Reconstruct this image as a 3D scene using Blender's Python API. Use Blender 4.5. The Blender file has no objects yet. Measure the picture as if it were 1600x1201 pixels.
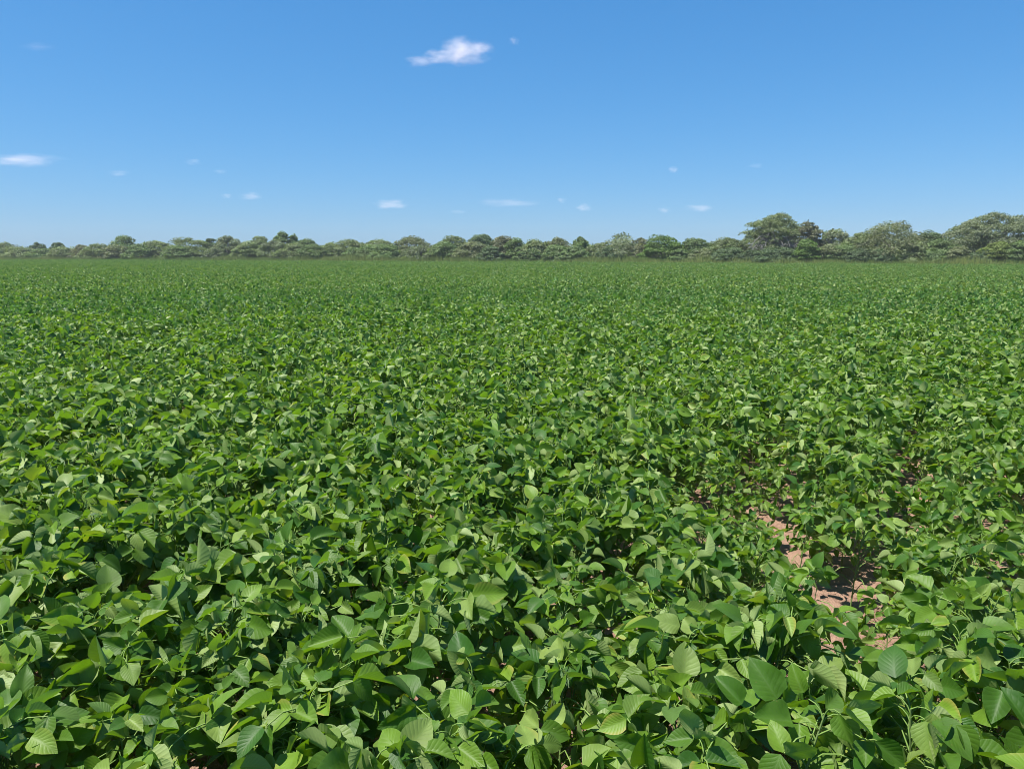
import bpy, math, random
import numpy as np
from mathutils import Vector, Matrix, Euler

rnd = random.Random(7)
rng = np.random.default_rng(7)
S = bpy.context.scene
COL = S.collection

# ------------------------------------------------------------------ camera
F_PX, CX, CY, HORIZON = 1186.0, 800.0, 600.5, 396.0     # of the 1600 x 1201 photograph
CAM_H = 1.8
PITCH = math.atan((CY - HORIZON) / F_PX)
cam_data = bpy.data.cameras.new('camera')
cam_data.sensor_width = 36.0
cam_data.lens = 36.0 * F_PX / 1600.0
cam_data.clip_start = 0.05
cam_data.clip_end = 60000
cam = bpy.data.objects.new('camera', cam_data)
COL.objects.link(cam)
cam.location = (0, 0, CAM_H)
cam.rotation_euler = (math.radians(90) - PITCH, 0, 0)
S.camera = cam

# ------------------------------------------------------------------ sky and sun
EXPOSURE = 0.93
SUN_EL, SUN_AZ = math.radians(66), math.radians(-108)     # azimuth clockwise from +Y (the view direction)
world = bpy.data.worlds.new('World')
S.world = world
world.use_nodes = True
wn, wl = world.node_tree.nodes, world.node_tree.links
bg = wn['Background']
sky = wn.new('ShaderNodeTexSky')
sky.sky_type = 'NISHITA'
sky.sun_disc = False
sky.sun_elevation = SUN_EL
sky.sun_rotation = SUN_AZ
sky.altitude = 100
sky.air_density = 1.0
sky.dust_density = 0.3
sky.ozone_density = 4.0
# the camera's own response to the sky (a phone's tone curve): one power and gain per channel for the whole dome
sep = wn.new('ShaderNodeSeparateColor'); com = wn.new('ShaderNodeCombineColor')
wl.new(sky.outputs[0], sep.inputs[0])
for i, (power, gain) in enumerate(((1.06, 0.65), (0.68, 0.79), (0.54, 1.10))):
    a = wn.new('ShaderNodeMath'); a.operation = 'MULTIPLY'; a.inputs[1].default_value = 0.1
    b = wn.new('ShaderNodeMath'); b.operation = 'POWER'; b.inputs[1].default_value = power
    c = wn.new('ShaderNodeMath'); c.operation = 'MULTIPLY'; c.inputs[1].default_value = gain * 10 / 2 ** EXPOSURE
    wl.new(sep.outputs[i], a.inputs[0]); wl.new(a.outputs[0], b.inputs[0]); wl.new(b.outputs[0], c.inputs[0]); wl.new(c.outputs[0], com.inputs[i])
wl.new(com.outputs[0], bg.inputs[0])
bg.inputs[1].default_value = 0.1
sun_data = bpy.data.lights.new('sun', 'SUN')
sun_data.energy = 5.0
sun_data.angle = math.radians(0.53)
sun_data.color = (1.0, 0.955, 0.88)
sun = bpy.data.objects.new('sun', sun_data)
COL.objects.link(sun)
to_sun = Vector((math.sin(SUN_AZ) * math.cos(SUN_EL), math.cos(SUN_AZ) * math.cos(SUN_EL), math.sin(SUN_EL)))
sun.rotation_euler = to_sun.to_track_quat('Z', 'Y').to_euler()
sun.location = to_sun * 100
S.view_settings.view_transform = 'Standard'
S.view_settings.look = 'None'
S.view_settings.gamma = 1
S.view_settings.use_curve_mapping = False
S.view_settings.exposure = EXPOSURE
S.cycles.max_bounces = 8
S.cycles.transparent_max_bounces = 8
S.cycles.transmission_bounces = 4
S.cycles.volume_bounces = 5
S.cycles.use_denoising = True
S.cycles.denoising_prefilter = 'ACCURATE'
S.cycles.filter_width = 0.9
S.cycles.sample_clamp_indirect = 2.5

# ------------------------------------------------------------------ helpers
cp, sp_ = math.cos(PITCH), math.sin(PITCH)
def ray(px, py):
    cx, cy = (px - CX) / F_PX, (CY - py) / F_PX
    return Vector((cx, cp + cy * sp_, -sp_ + cy * cp))
def at_depth(px, py, Y):
    d = ray(px, py)
    return Vector((0, 0, CAM_H)) + d * (Y / d.y)
def project(x, y, z):
    zz = z - CAM_H
    depth = y * cp - zz * sp_
    up = y * sp_ + zz * cp
    if depth <= 0.05: return (-9999, -9999)
    return (CX + F_PX * x / depth, CY - F_PX * up / depth)

def tag(o, label=None, cat=None, group=None, kind=None):
    if label: o['label'] = label
    if cat: o['category'] = cat
    if group: o['group'] = group
    if kind: o['kind'] = kind
    return o
def empty(name, loc=(0, 0, 0), rz=0.0):
    o = bpy.data.objects.new(name, None)
    o.empty_display_size = 0.1
    o.location = loc
    o.rotation_euler = (0, 0, rz)
    COL.objects.link(o)
    return o
def mesh_np(name, verts, faces, mat=None, smooth=True, uvs=None, attrs=None):
    """verts (n,3); faces (m,k) all of one size, or a list of tuples"""
    me = bpy.data.meshes.new(name)
    if isinstance(faces, np.ndarray):
        k = faces.shape[1]
        me.vertices.add(len(verts)); me.loops.add(faces.size); me.polygons.add(len(faces))
        me.vertices.foreach_set('co', np.asarray(verts, np.float32).ravel())
        me.loops.foreach_set('vertex_index', faces.astype(np.int32).ravel())
        me.polygons.foreach_set('loop_start', np.arange(0, faces.size, k, dtype=np.int32))
        me.update(calc_edges=True)
    else:
        me.from_pydata([tuple(v) for v in verts], [], faces)
    if smooth: me.polygons.foreach_set('use_smooth', np.ones(len(me.polygons), bool))
    if uvs is not None:
        li = np.empty(len(me.loops), np.int32)
        me.loops.foreach_get('vertex_index', li)
        uvl = me.uv_layers.new(name='UVMap')
        uvl.data.foreach_set('uv', np.asarray(uvs, np.float32)[li].ravel())
    for nm, arr in (attrs or {}).items():
        a = me.attributes.new(nm, 'FLOAT', 'POINT')
        a.data.foreach_set('value', np.asarray(arr, np.float32))
    if mat: me.materials.append(mat)
    me.update()
    return me
def obj(name, me, parent=None, loc=(0, 0, 0), rot=(0, 0, 0), scale=None):
    o = bpy.data.objects.new(name, me)
    o.location = loc
    o.rotation_euler = rot
    if scale is not None: o.scale = (scale,) * 3 if isinstance(scale, (int, float)) else scale
    if parent: o.parent = parent
    COL.objects.link(o)
    return o
def tube(path, radii, sides=5):
    """verts, quads of a tapered tube along path"""
    path = [Vector(p) for p in path]
    V, Fc = [], []
    for i, p in enumerate(path):
        t = (path[min(i + 1, len(path) - 1)] - path[max(i - 1, 0)]).normalized()
        a = t.orthogonal().normalized(); b = t.cross(a)
        for k in range(sides):
            an = 2 * math.pi * k / sides
            V.append(p + (a * math.cos(an) + b * math.sin(an)) * radii[i])
    for i in range(len(path) - 1):
        for k in range(sides):
            k2 = (k + 1) % sides
            Fc.append((i * sides + k, i * sides + k2, (i + 1) * sides + k2, (i + 1) * sides + k))
    return V, Fc
class Soup:
    def __init__(s): s.V, s.F, s.n, s.U, s.A = [], [], 0, [], []
    def add(s, V, F, U=None, a=0.0):
        V = np.asarray([tuple(v) for v in V] if not isinstance(V, np.ndarray) else V, float)
        s.V.append(V); s.F.append(np.asarray(F) + s.n); s.n += len(V)
        s.U.append(np.zeros((len(V), 2)) if U is None else U)
        s.A.append(np.full(len(V), a))
    def mesh(s, name, mat, smooth=True, attr=None, uv=False):
        return mesh_np(name, np.concatenate(s.V), np.concatenate(s.F), mat, smooth,
                       np.concatenate(s.U) if uv else None, {attr: np.concatenate(s.A)} if attr else None)

# node helper
class NT:
    def __init__(s, mat):
        mat.use_nodes = True
        s.t = mat.node_tree; s.n = s.t.nodes; s.l = s.t.links
        s.n.clear()
        s.out = s.n.new('ShaderNodeOutputMaterial')
    def node(s, typ, **kw):
        n = s.n.new(typ)
        for k, v in kw.items(): setattr(n, k, v)
        return n
    def set(s, sock, v):
        if isinstance(v, bpy.types.NodeSocket): s.l.new(v, sock)
        elif v is not None:
            sock.default_value = (*v, 1.0) if isinstance(v, tuple) and len(v) == 3 and sock.type == 'RGBA' else v
    def math(s, op, a, b=None, c=None, clamp=False):
        n = s.node('ShaderNodeMath', operation=op, use_clamp=clamp)
        for i, v in enumerate((a, b, c)): s.set(n.inputs[i], v)
        return n.outputs[0]
    def mix(s, f, a, b, blend='MIX'):
        n = s.node('ShaderNodeMix', data_type='RGBA', blend_type=blend)
        s.set(n.inputs[0], f); s.set(n.inputs[6], a); s.set(n.inputs[7], b)
        return n.outputs[2]
    def maprange(s, v, a, b, c=0.0, d=1.0, smooth=False):
        n = s.node('ShaderNodeMapRange')
        if smooth: n.interpolation_type = 'SMOOTHSTEP'
        s.set(n.inputs[0], v)
        for i, x in enumerate((a, b, c, d)): n.inputs[i + 1].default_value = x
        return n.outputs[0]
    def noise(s, vec, scale, detail=3.0, rough=0.55, w=None):
        n = s.node('ShaderNodeTexNoise')
        if w is not None:
            n.noise_dimensions = '4D'; s.set(n.inputs['W'], w)
        if vec is not None: s.l.new(vec, n.inputs['Vector'])
        n.inputs['Scale'].default_value = scale; n.inputs['Detail'].default_value = detail
        n.inputs['Roughness'].default_value = rough
        return n.outputs[0]
    def bump(s, h, dist, strength=1.0):
        n = s.node('ShaderNodeBump')
        s.l.new(h, n.inputs['Height']); n.inputs['Distance'].default_value = dist; n.inputs['Strength'].default_value = strength
        return n.outputs[0]
    def bsdf(s, col, rough=0.6, spec=0.3, normal=None):
        n = s.node('ShaderNodeBsdfPrincipled')
        s.set(n.inputs['Base Color'], col); s.set(n.inputs['Roughness'], rough)
        n.inputs['Specular IOR Level'].default_value = spec
        if normal: s.l.new(normal, n.inputs['Normal'])
        return n.outputs[0]
    def shmix(s, f, a, b):
        n = s.node('ShaderNodeMixShader')
        s.set(n.inputs[0], f); s.l.new(a, n.inputs[1]); s.l.new(b, n.inputs[2])
        return n.outputs[0]
    def surface(s, x): s.l.new(x, s.out.inputs['Surface'])

# ------------------------------------------------------------------ materials
def leaf_material(name, fine):
    m = bpy.data.materials.new(name)
    t = NT(m)
    info = t.node('ShaderNodeObjectInfo')
    at = t.node('ShaderNodeAttribute', attribute_name='leaf_random')
    r = t.math('FRACT', t.math('ADD', info.outputs['Random'], at.outputs['Fac']))
    r2 = t.math('FRACT', t.math('MULTIPLY', r, 17.31))
    r3 = t.math('FRACT', t.math('MULTIPLY', r, 5.77))
    # far leaves take darker, cooler colours that paint in the shade of their sides
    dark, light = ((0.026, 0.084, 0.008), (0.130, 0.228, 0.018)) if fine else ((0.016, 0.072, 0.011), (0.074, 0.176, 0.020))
    top = t.mix(t.math('POWER', r2, 1.5), dark, light)
    young = t.maprange(r, 0.74, 0.97)
    top = t.mix(t.math('MULTIPLY', young, 0.75), top, (0.205, 0.280, 0.070))
    back = t.mix(r3, (0.170, 0.250, 0.070), (0.285, 0.365, 0.130))
    geo = t.node('ShaderNodeNewGeometry')
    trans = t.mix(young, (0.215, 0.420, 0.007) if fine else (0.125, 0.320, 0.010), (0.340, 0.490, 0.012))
    normal = None
    if fine:
        uv = t.node('ShaderNodeUVMap', uv_map='UVMap')
        sep = t.node('ShaderNodeSeparateXYZ'); t.l.new(uv.outputs[0], sep.inputs[0])
        u, v = sep.outputs[0], sep.outputs[1]
        au = t.math('ABSOLUTE', t.math('SUBTRACT', t.math('MULTIPLY', u, 2.0), 1.0))
        oc = t.node('ShaderNodeTexCoord').outputs['Object']
        nz = t.noise(oc, 2.6, 3.0, w=t.math('MULTIPLY', r, 40.0))
        warp = t.math('MULTIPLY', t.math('SUBTRACT', nz, 0.5), 0.5)
        ph = t.math('ADD', t.math('MULTIPLY', t.math('SUBTRACT', v, t.math('MULTIPLY', t.math('POWER', au, 0.8), 0.30)), t.math('ADD', 6.5, t.math('MULTIPLY', r3, 3.0))), warp)
        pp = t.math('PINGPONG', ph, 0.5)
        vein = t.maprange(pp, 0.0, 0.085, 1.0, 0.0, True)
        vein = t.math('MULTIPLY', vein, t.maprange(au, 0.2, 1.0, 0.75, 0.25))
        mid = t.maprange(au, 0.0, 0.07, 1.0, 0.0, True)
        vm = t.math('MAXIMUM', t.math('MAXIMUM', vein, mid), t.math('MULTIPLY', t.maprange(au, 0.93, 0.98), 0.8))
        blotch = t.maprange(nz, 0.3, 0.7, 0.82, 1.18)
        mul = t.node('ShaderNodeVectorMath', operation='SCALE'); t.l.new(top, mul.inputs[0]); t.l.new(blotch, mul.inputs['Scale'])
        top = t.mix(t.math('MULTIPLY', vm, 0.22), mul.outputs[0], (0.130, 0.215, 0.060))
        spot = t.noise(oc, 9.0, 2.0, 0.5, w=t.math('MULTIPLY', r3, 60.0))
        top = t.mix(t.maprange(spot, 0.70, 0.76, 0.0, 0.6), top, (0.170, 0.130, 0.040))
        top = t.mix(t.math('MULTIPLY', t.maprange(au, 0.55, 1.0), t.maprange(r2, 0.90, 0.97)), top, (0.260, 0.250, 0.050))
        back = t.mix(t.math('MULTIPLY', vm, 0.22), back, (0.24, 0.30, 0.14))
        trans = t.mix(t.math('MULTIPLY', vm, 0.45), trans, (0.06, 0.14, 0.015))
        pil = t.math('MULTIPLY', t.maprange(pp, 0.0, 0.36, 0.0, 1.0, True), t.maprange(au, 0.02, 0.25, 0.0, 1.0, True))
        cr = t.noise(oc, 22.0, 2.0, 0.6, w=t.math('MULTIPLY', r, 9.0))
        h = t.math('ADD', pil, t.math('MULTIPLY', cr, 0.9))
        normal = t.bump(h, 0.0011, 0.42)
    col = t.mix(geo.outputs['Backfacing'], top, back)
    pb = t.bsdf(col, 0.52, 0.34, normal)
    tr = t.node('ShaderNodeBsdfTranslucent'); t.set(tr.inputs[0], trans)
    t.surface(t.shmix(0.29, pb, tr.outputs[0]))
    return m
LEAF = leaf_material('soybean_leaf', True)
LEAF_FAR = leaf_material('soybean_leaf_plain_shaded', False)

def simple(name, c1, c2, scale=20.0, rough=0.8, spec=0.2, bump=0.0, coords='Object', detail=4.0):
    m = bpy.data.materials.new(name)
    t = NT(m)
    oc = t.node('ShaderNodeTexCoord').outputs[coords]
    n = t.noise(oc, scale, detail)
    c = t.mix(t.maprange(n, 0.3, 0.7), c1, c2)
    t.surface(t.bsdf(c, rough, spec, t.bump(n, bump) if bump else None))
    return m
STEM = simple('soybean_stem', (0.10, 0.17, 0.045), (0.16, 0.22, 0.08), 14, 0.7)
PETIOLE = simple('soybean_petiole', (0.11, 0.20, 0.035), (0.19, 0.27, 0.075), 10, 0.65)
BARK = simple('grey_bark', (0.11, 0.10, 0.085), (0.23, 0.21, 0.185), 9, 0.9, bump=0.03)
PALE_BARK = simple('weathered_branch', (0.20, 0.19, 0.17), (0.31, 0.295, 0.27), 6, 0.9, bump=0.02)

def soil_material():
    m = bpy.data.materials.new('sandy_soil')
    t = NT(m)
    oc = t.node('ShaderNodeTexCoord').outputs['Object']
    n1 = t.noise(oc, 1.3, 4); n2 = t.noise(oc, 14, 6, 0.65); n3 = t.noise(oc, 90, 4, 0.7)
    c = t.mix(t.maprange(n1, 0.35, 0.65), (0.39, 0.235, 0.165), (0.47, 0.305, 0.22))
    c = t.mix(t.maprange(n2, 0.45, 0.72), c, (0.31, 0.18, 0.125))
    c = t.mix(t.maprange(n3, 0.55, 0.75, 0, 0.35), c, (0.50, 0.35, 0.25))
    h = t.math('ADD', n2, t.math('MULTIPLY', n3, 0.35))
    t.surface(t.bsdf(c, 0.95, 0.1, t.bump(h, 0.07)))
    return m
SOIL = soil_material()

def foliage_material():
    m = bpy.data.materials.new('tree_foliage')
    t = NT(m)
    info = t.node('ShaderNodeObjectInfo')
    at = t.node('ShaderNodeAttribute', attribute_name='clump')
    v = t.maprange(at.outputs['Fac'], 0.0, 1.0, 0.68, 1.36)
    mul = t.node('ShaderNodeVectorMath', operation='SCALE')
    t.l.new(info.outputs['Color'], mul.inputs[0]); t.l.new(v, mul.inputs['Scale'])
    pb = t.bsdf(mul.outputs[0], 0.6, 0.3)
    mul2 = t.node('ShaderNodeVectorMath', operation='MULTIPLY'); t.l.new(mul.outputs[0], mul2.inputs[0]); mul2.inputs[1].default_value = (1.5, 1.75, 0.7)
    tr = t.node('ShaderNodeBsdfTranslucent'); t.l.new(mul2.outputs[0], tr.inputs[0])
    t.surface(t.shmix(0.29, pb, tr.outputs[0]))
    return m
FOLIAGE = foliage_material()

def grass_material():
    m = bpy.data.materials.new('verge_grass')
    t = NT(m)
    at = t.node('ShaderNodeAttribute', attribute_name='blade')
    c = t.mix(at.outputs['Fac'], (0.130, 0.215, 0.040), (0.270, 0.310, 0.095))
    pb = t.bsdf(c, 0.7, 0.2)
    tr = t.node('ShaderNodeBsdfTranslucent'); t.l.new(c, tr.inputs[0])
    t.surface(t.shmix(0.3, pb, tr.outputs[0]))
    return m
GRASS = grass_material()

# ------------------------------------------------------------------ ground sheet
def vnoise(x, y, s, seed):
    r = np.random.default_rng(seed)
    g = r.random((64, 64))
    x = x / s; y = y / s
    xi = np.floor(x).astype(int); yi = np.floor(y).astype(int)
    fx = x - xi; fy = y - yi
    fx = fx * fx * (3 - 2 * fx); fy = fy * fy * (3 - 2 * fy)
    q = lambda a, b: g[a % 64, b % 64]
    return (q(xi, yi) * (1 - fx) + q(xi + 1, yi) * fx) * (1 - fy) + (q(xi, yi + 1) * (1 - fx) + q(xi + 1, yi + 1) * fx) * fy
gx = np.concatenate([[-30000, -8000, -2000, -500, -150, -60, -25, -12, -8], np.arange(-5, 9.01, 0.07), [12, 16, 30, 60, 150, 500, 2000, 8000, 30000]])
gy = np.concatenate([[-30000, -5000, -800, -100, -20, -6, -2], np.arange(0.5, 11.01, 0.07), [13, 16, 22, 40, 80, 150, 400, 1500, 6000, 30000]])
X, Y = np.meshgrid(gx, gy)
near = np.clip(1 - np.abs(X - 2) / 7.0, 0, 1) * np.clip(1 - np.abs(Y - 5.75) / 5.25, 0, 1)
near = np.clip(near * 6, 0, 1)
Z = near * ((vnoise(X, Y, 0.22, 3) - 0.5) * 0.05 + (vnoise(X, Y, 0.08, 4) - 0.5) * 0.035)
nx, ny = len(gx), len(gy)
idx = np.arange(nx * ny).reshape(ny, nx)
gf = np.stack([idx[:-1, :-1].ravel(), idx[:-1, 1:].ravel(), idx[1:, 1:].ravel(), idx[1:, :-1].ravel()], 1)
ground = obj('ground', mesh_np('ground', np.stack([X.ravel(), Y.ravel(), Z.ravel()], 1), gf, SOIL))
tag(ground, 'bare sandy reddish brown soil under the crop', kind='structure')

# ------------------------------------------------------------------ hedge line on the ground
HL, HR = Vector((-105, 158)), Vector((56, 84))
HD = (HR - HL).normalized()
HN = Vector((HD.y, -HD.x)) if HD.x * -1 < 0 else Vector((-HD.y, HD.x))
if HN.y > 0: HN = -HN                                     # towards the camera
def hedge_depth(px):
    d = ray(px, HORIZON)
    k = d.x / d.y                                         # X = k Y
    # (kY, Y) on HL + s HD
    return (HL.x * HD.y - HL.y * HD.x) / (k * HD.y - HD.x)
def line_dist(x, y): return (x - HL.x) * HN.x + (y - HL.y) * HN.y

# ------------------------------------------------------------------ trees
def leaf_faces(centers, radii, n, size, r, upbias=0.5):
    """n leaf sprays scattered through ellipsoid clumps; returns verts, quads, clump value"""
    nc = len(centers)
    vol = np.array([a * b + b * c + a * c for a, b, c in radii]); p = vol / vol.sum()
    ci = r.choice(nc, n, p=p)
    d = r.normal(size=(n, 3)); d /= np.linalg.norm(d, axis=1)[:, None]
    d[:, 2] = np.where(d[:, 2] < -0.3, -d[:, 2] * 0.5, d[:, 2])
    rad = r.uniform(0.55, 1.08, n) ** 0.6
    pos = np.asarray(centers)[ci] + d * np.asarray(radii)[ci] * rad[:, None]
    pos[:, 2] = np.maximum(pos[:, 2], 0.12)
    nrm = d * 0.8 + r.normal(size=(n, 3)) * 0.75 + np.array([0, 0, upbias])
    nrm /= np.linalg.norm(nrm, axis=1)[:, None]
    ref = r.normal(size=(n, 3))
    a = np.cross(nrm, ref); a /= np.linalg.norm(a, axis=1)[:, None] + 1e-9
    b = np.cross(nrm, a)
    s = size * r.uniform(0.6, 1.4, n)
    l = s * r.uniform(0.8, 1.6, n)
    q = np.stack([pos - a * l[:, None] * .5, pos - b * s[:, None] * .32, pos + a * l[:, None] * .5, pos + b * s[:, None] * .32], 1).reshape(-1, 3)
    f = np.arange(4 * n).reshape(n, 4)
    cv = r.random(nc)
    val = np.clip(cv[ci] * 0.75 + r.random(n) * 0.25, 0, 1)
    return q, f, np.repeat(val, 4)

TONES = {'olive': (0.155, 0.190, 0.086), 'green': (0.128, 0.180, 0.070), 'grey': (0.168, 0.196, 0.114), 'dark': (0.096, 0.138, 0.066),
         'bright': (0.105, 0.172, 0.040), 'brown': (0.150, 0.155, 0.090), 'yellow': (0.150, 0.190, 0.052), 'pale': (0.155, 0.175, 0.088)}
TREE_GROUP = 'trees and shrubs of the hedge line behind the field'

def make_tree(px, top, wpx, off, kind, tone, label, name='tree', cat='tree', base=None, seed=0):
    r = np.random.default_rng(seed + int(px * 7 + top * 13))
    q = random.Random(seed + int(px * 5 + top))
    Y0 = hedge_depth(px)
    d = ray(px, HORIZON)
    P = Vector((d.x / d.y * Y0, Y0)) - HN * off
    # keep the pixel column: walk back along the view ray instead of the normal
    Y1 = Y0 + off / abs(HN.y + d.x / d.y * HN.x)
    P = Vector((d.x / d.y * Y1, Y1))
    H = at_depth(px, top, Y1).z
    W = 1.5 * wpx * Y1 / F_PX
    root = empty(name, (P.x, P.y, 0))
    tag(root, label, cat, TREE_GROUP)
    cs, rs, limbs = [], [], []
    leaf = 0.14 + 0.0006 * Y1
    if kind == 'bush':
        n = max(26, int(24 + W * 6.5))
        for i in range(n):
            an = q.uniform(0, 2 * math.pi); e = q.random() ** 0.8
            rr = math.sqrt(max(0, 1 - e * e)) * q.uniform(0.75, 1.0)
            cr = min(W, H) * q.uniform(0.08, 0.165)
            cs.append((math.cos(an) * rr * (W / 2 - cr * .6), math.sin(an) * rr * (W / 2.4 - cr * .6), max(cr * .5, 0.2 + e * (H - cr * 0.95 - .2))))
            rs.append((cr * 1.35, cr * 1.35, cr * 0.62))
        cs.append((0, 0, H * .45)); rs.append((W * .34, W * .32, H * .36))
        cs.append((q.uniform(-.12, .12) * W, 0, H * .8)); rs.append((W * .2, W * .2, H * .2))
    elif kind == 'dome':
        n = int(16 + W * 3)
        for i in range(n):
            an = q.uniform(0, 2 * math.pi); e = q.random() ** 0.75
            rr = math.sqrt(max(0, 1 - e * e))
            cr = W * q.uniform(0.10, 0.16)
            b0 = H * (0.22 if base is None else base)
            cs.append((math.cos(an) * rr * (W / 2 - cr * .7), math.sin(an) * rr * (W / 2 - cr * .7), b0 + e * (H - b0 - cr * .9)))
            rs.append((cr * 1.1, cr * 1.1, cr * 0.9))
        cs.append((0, 0, H * .55)); rs.append((W * .36, W * .34, H * .32))
    elif kind in ('flat', 'open'):
        b0 = H * (0.30 if base is None else base)
        n = int(16 + W * (2.8 if kind == 'flat' else 2.2))
        for i in range(n):
            an = q.uniform(0, 2 * math.pi); rr = math.sqrt(q.random())
            cr = W * q.uniform(0.10, 0.17) * (1.0 if kind == 'flat' else 0.85)
            zt = H - (H - b0) * (rr ** 1.7) * 0.85 - cr * 0.45
            zz = zt if q.random() < .65 else b0 + (zt - b0) * q.random()
            cs.append((math.cos(an) * rr * (W / 2 - cr * .7), math.sin(an) * rr * (W / 2 - cr * .7), zz))
            rs.append((cr * 1.3, cr * 1.3, cr * 0.8))
    elif kind == 'twiggy':
        n = int(22 + W * 3.5)
        for i in range(n):
            an = q.uniform(0, 2 * math.pi); e = q.random() ** 0.7
            rr = math.sqrt(max(0, 1 - e * e)) * q.uniform(0.6, 1.0)
            cr = W * q.uniform(0.06, 0.11)
            cs.append((math.cos(an) * rr * W * .44, math.sin(an) * rr * W * .4, H * .2 + e * (H * .8 - cr * .8)))
            rs.append((cr * 1.0, cr * 1.0, cr * 1.0))
    area = sum(4.2 * (a * b + b * c + a * c) / 3 * 3 for a, b, c in rs)
    dens = {'bush': 1.5, 'dome': 1.35, 'flat': 1.5, 'open': 1.0, 'twiggy': 0.75}[kind]
    n = int(min(9500, max(350, dens * area / (leaf * leaf * 0.64))))
    v, f, val = leaf_faces(cs, rs, n, leaf, r)
    crown = obj('crown', mesh_np('crown', v, f, FOLIAGE, False, None, {'clump': val}), root)
    k = q.uniform(0.9, 1.1)
    c = TONES[tone]
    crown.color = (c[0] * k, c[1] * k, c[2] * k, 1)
    # trunk with its limbs
    s = Soup()
    tr = 0.035 * H * (0.8 if kind in ('bush', 'twiggy') else 1.25)
    fork = Vector((q.uniform(-.05, .05) * W, q.uniform(-.05, .05) * W, H * (0.16 if kind in ('bush', 'twiggy') else 0.28)))
    s.add(*tube([(0, 0, -.15), fork * 0.5 + Vector((q.uniform(-.1, .1), 0, 0)), fork], [tr * 1.3, tr, tr * .85], 6))
    order = list(range(len(cs))); q.shuffle(order)
    for i in order[:14 if kind != 'twiggy' else 26]:
        e = Vector(cs[i])
        m = fork.lerp(e, .5) + Vector((q.uniform(-.08, .08) * W, q.uniform(-.08, .08) * W, q.uniform(-.02, .1) * H))
        s.add(*tube([fork, m, e], [tr * .55, tr * .32, tr * .1], 4))
        if kind in ('twiggy', 'open'):
            for j in range(4):
                st = m.lerp(e, q.uniform(.2, .9)); dv = Vector((q.gauss(0, 1), q.gauss(0, 1), q.uniform(.2, 1.3))).normalized()
                s.add(*tube([st, st + dv * W * q.uniform(.08, .2)], [tr * .15, tr * .04], 3))
    obj('trunk', s.mesh('trunk', PALE_BARK if kind == 'twiggy' else BARK), root)
    return root, W, H, cs, rs, tr

def add_bare_limbs(root, W, H, n, seed, fan=(-.5, .5), z0=.12, z1=.6):
    """grey bare limbs, each a part, that sweep out and droop below the crown on the camera's side"""
    q = random.Random(seed)
    for i in range(n):
        x = fan[0] + (fan[1] - fan[0]) * (i + q.random()) / n
        st = Vector((x * W * .25, -W * .05, H * q.uniform(.42, .62)))
        mid = Vector((x * W * .75, -W * q.uniform(.18, .34), H * q.uniform(.38, .6)))
        en = Vector((x * W * 1.15, -W * q.uniform(.28, .42), H * q.uniform(z0, z0 + .2)))
        s = Soup()
        r0 = 0.015 * H
        s.add(*tube([st, st.lerp(mid, .5) + Vector((0, 0, .06 * H)), mid, mid.lerp(en, .5) + Vector((0, 0, .03 * H)), en], [r0, r0 * .85, r0 * .7, r0 * .5, r0 * .2], 4))
        for j in range(9):
            t0 = q.uniform(.15, .95)
            b = st.lerp(mid, t0 * 2) if t0 < .5 else mid.lerp(en, t0 * 2 - 1)
            dv = Vector((x * 1.4 + q.gauss(0, .6), q.gauss(-.3, .5), q.uniform(-.9, .5))).normalized()
            l = W * q.uniform(.07, .17)
            s.add(*tube([b, b + dv * l * .5 + Vector((0, 0, .03 * H)), b + dv * l], [r0 * .38, r0 * .27, r0 * .1], 3))
        obj('limb', s.mesh('limb', PALE_BARK), root)

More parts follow.
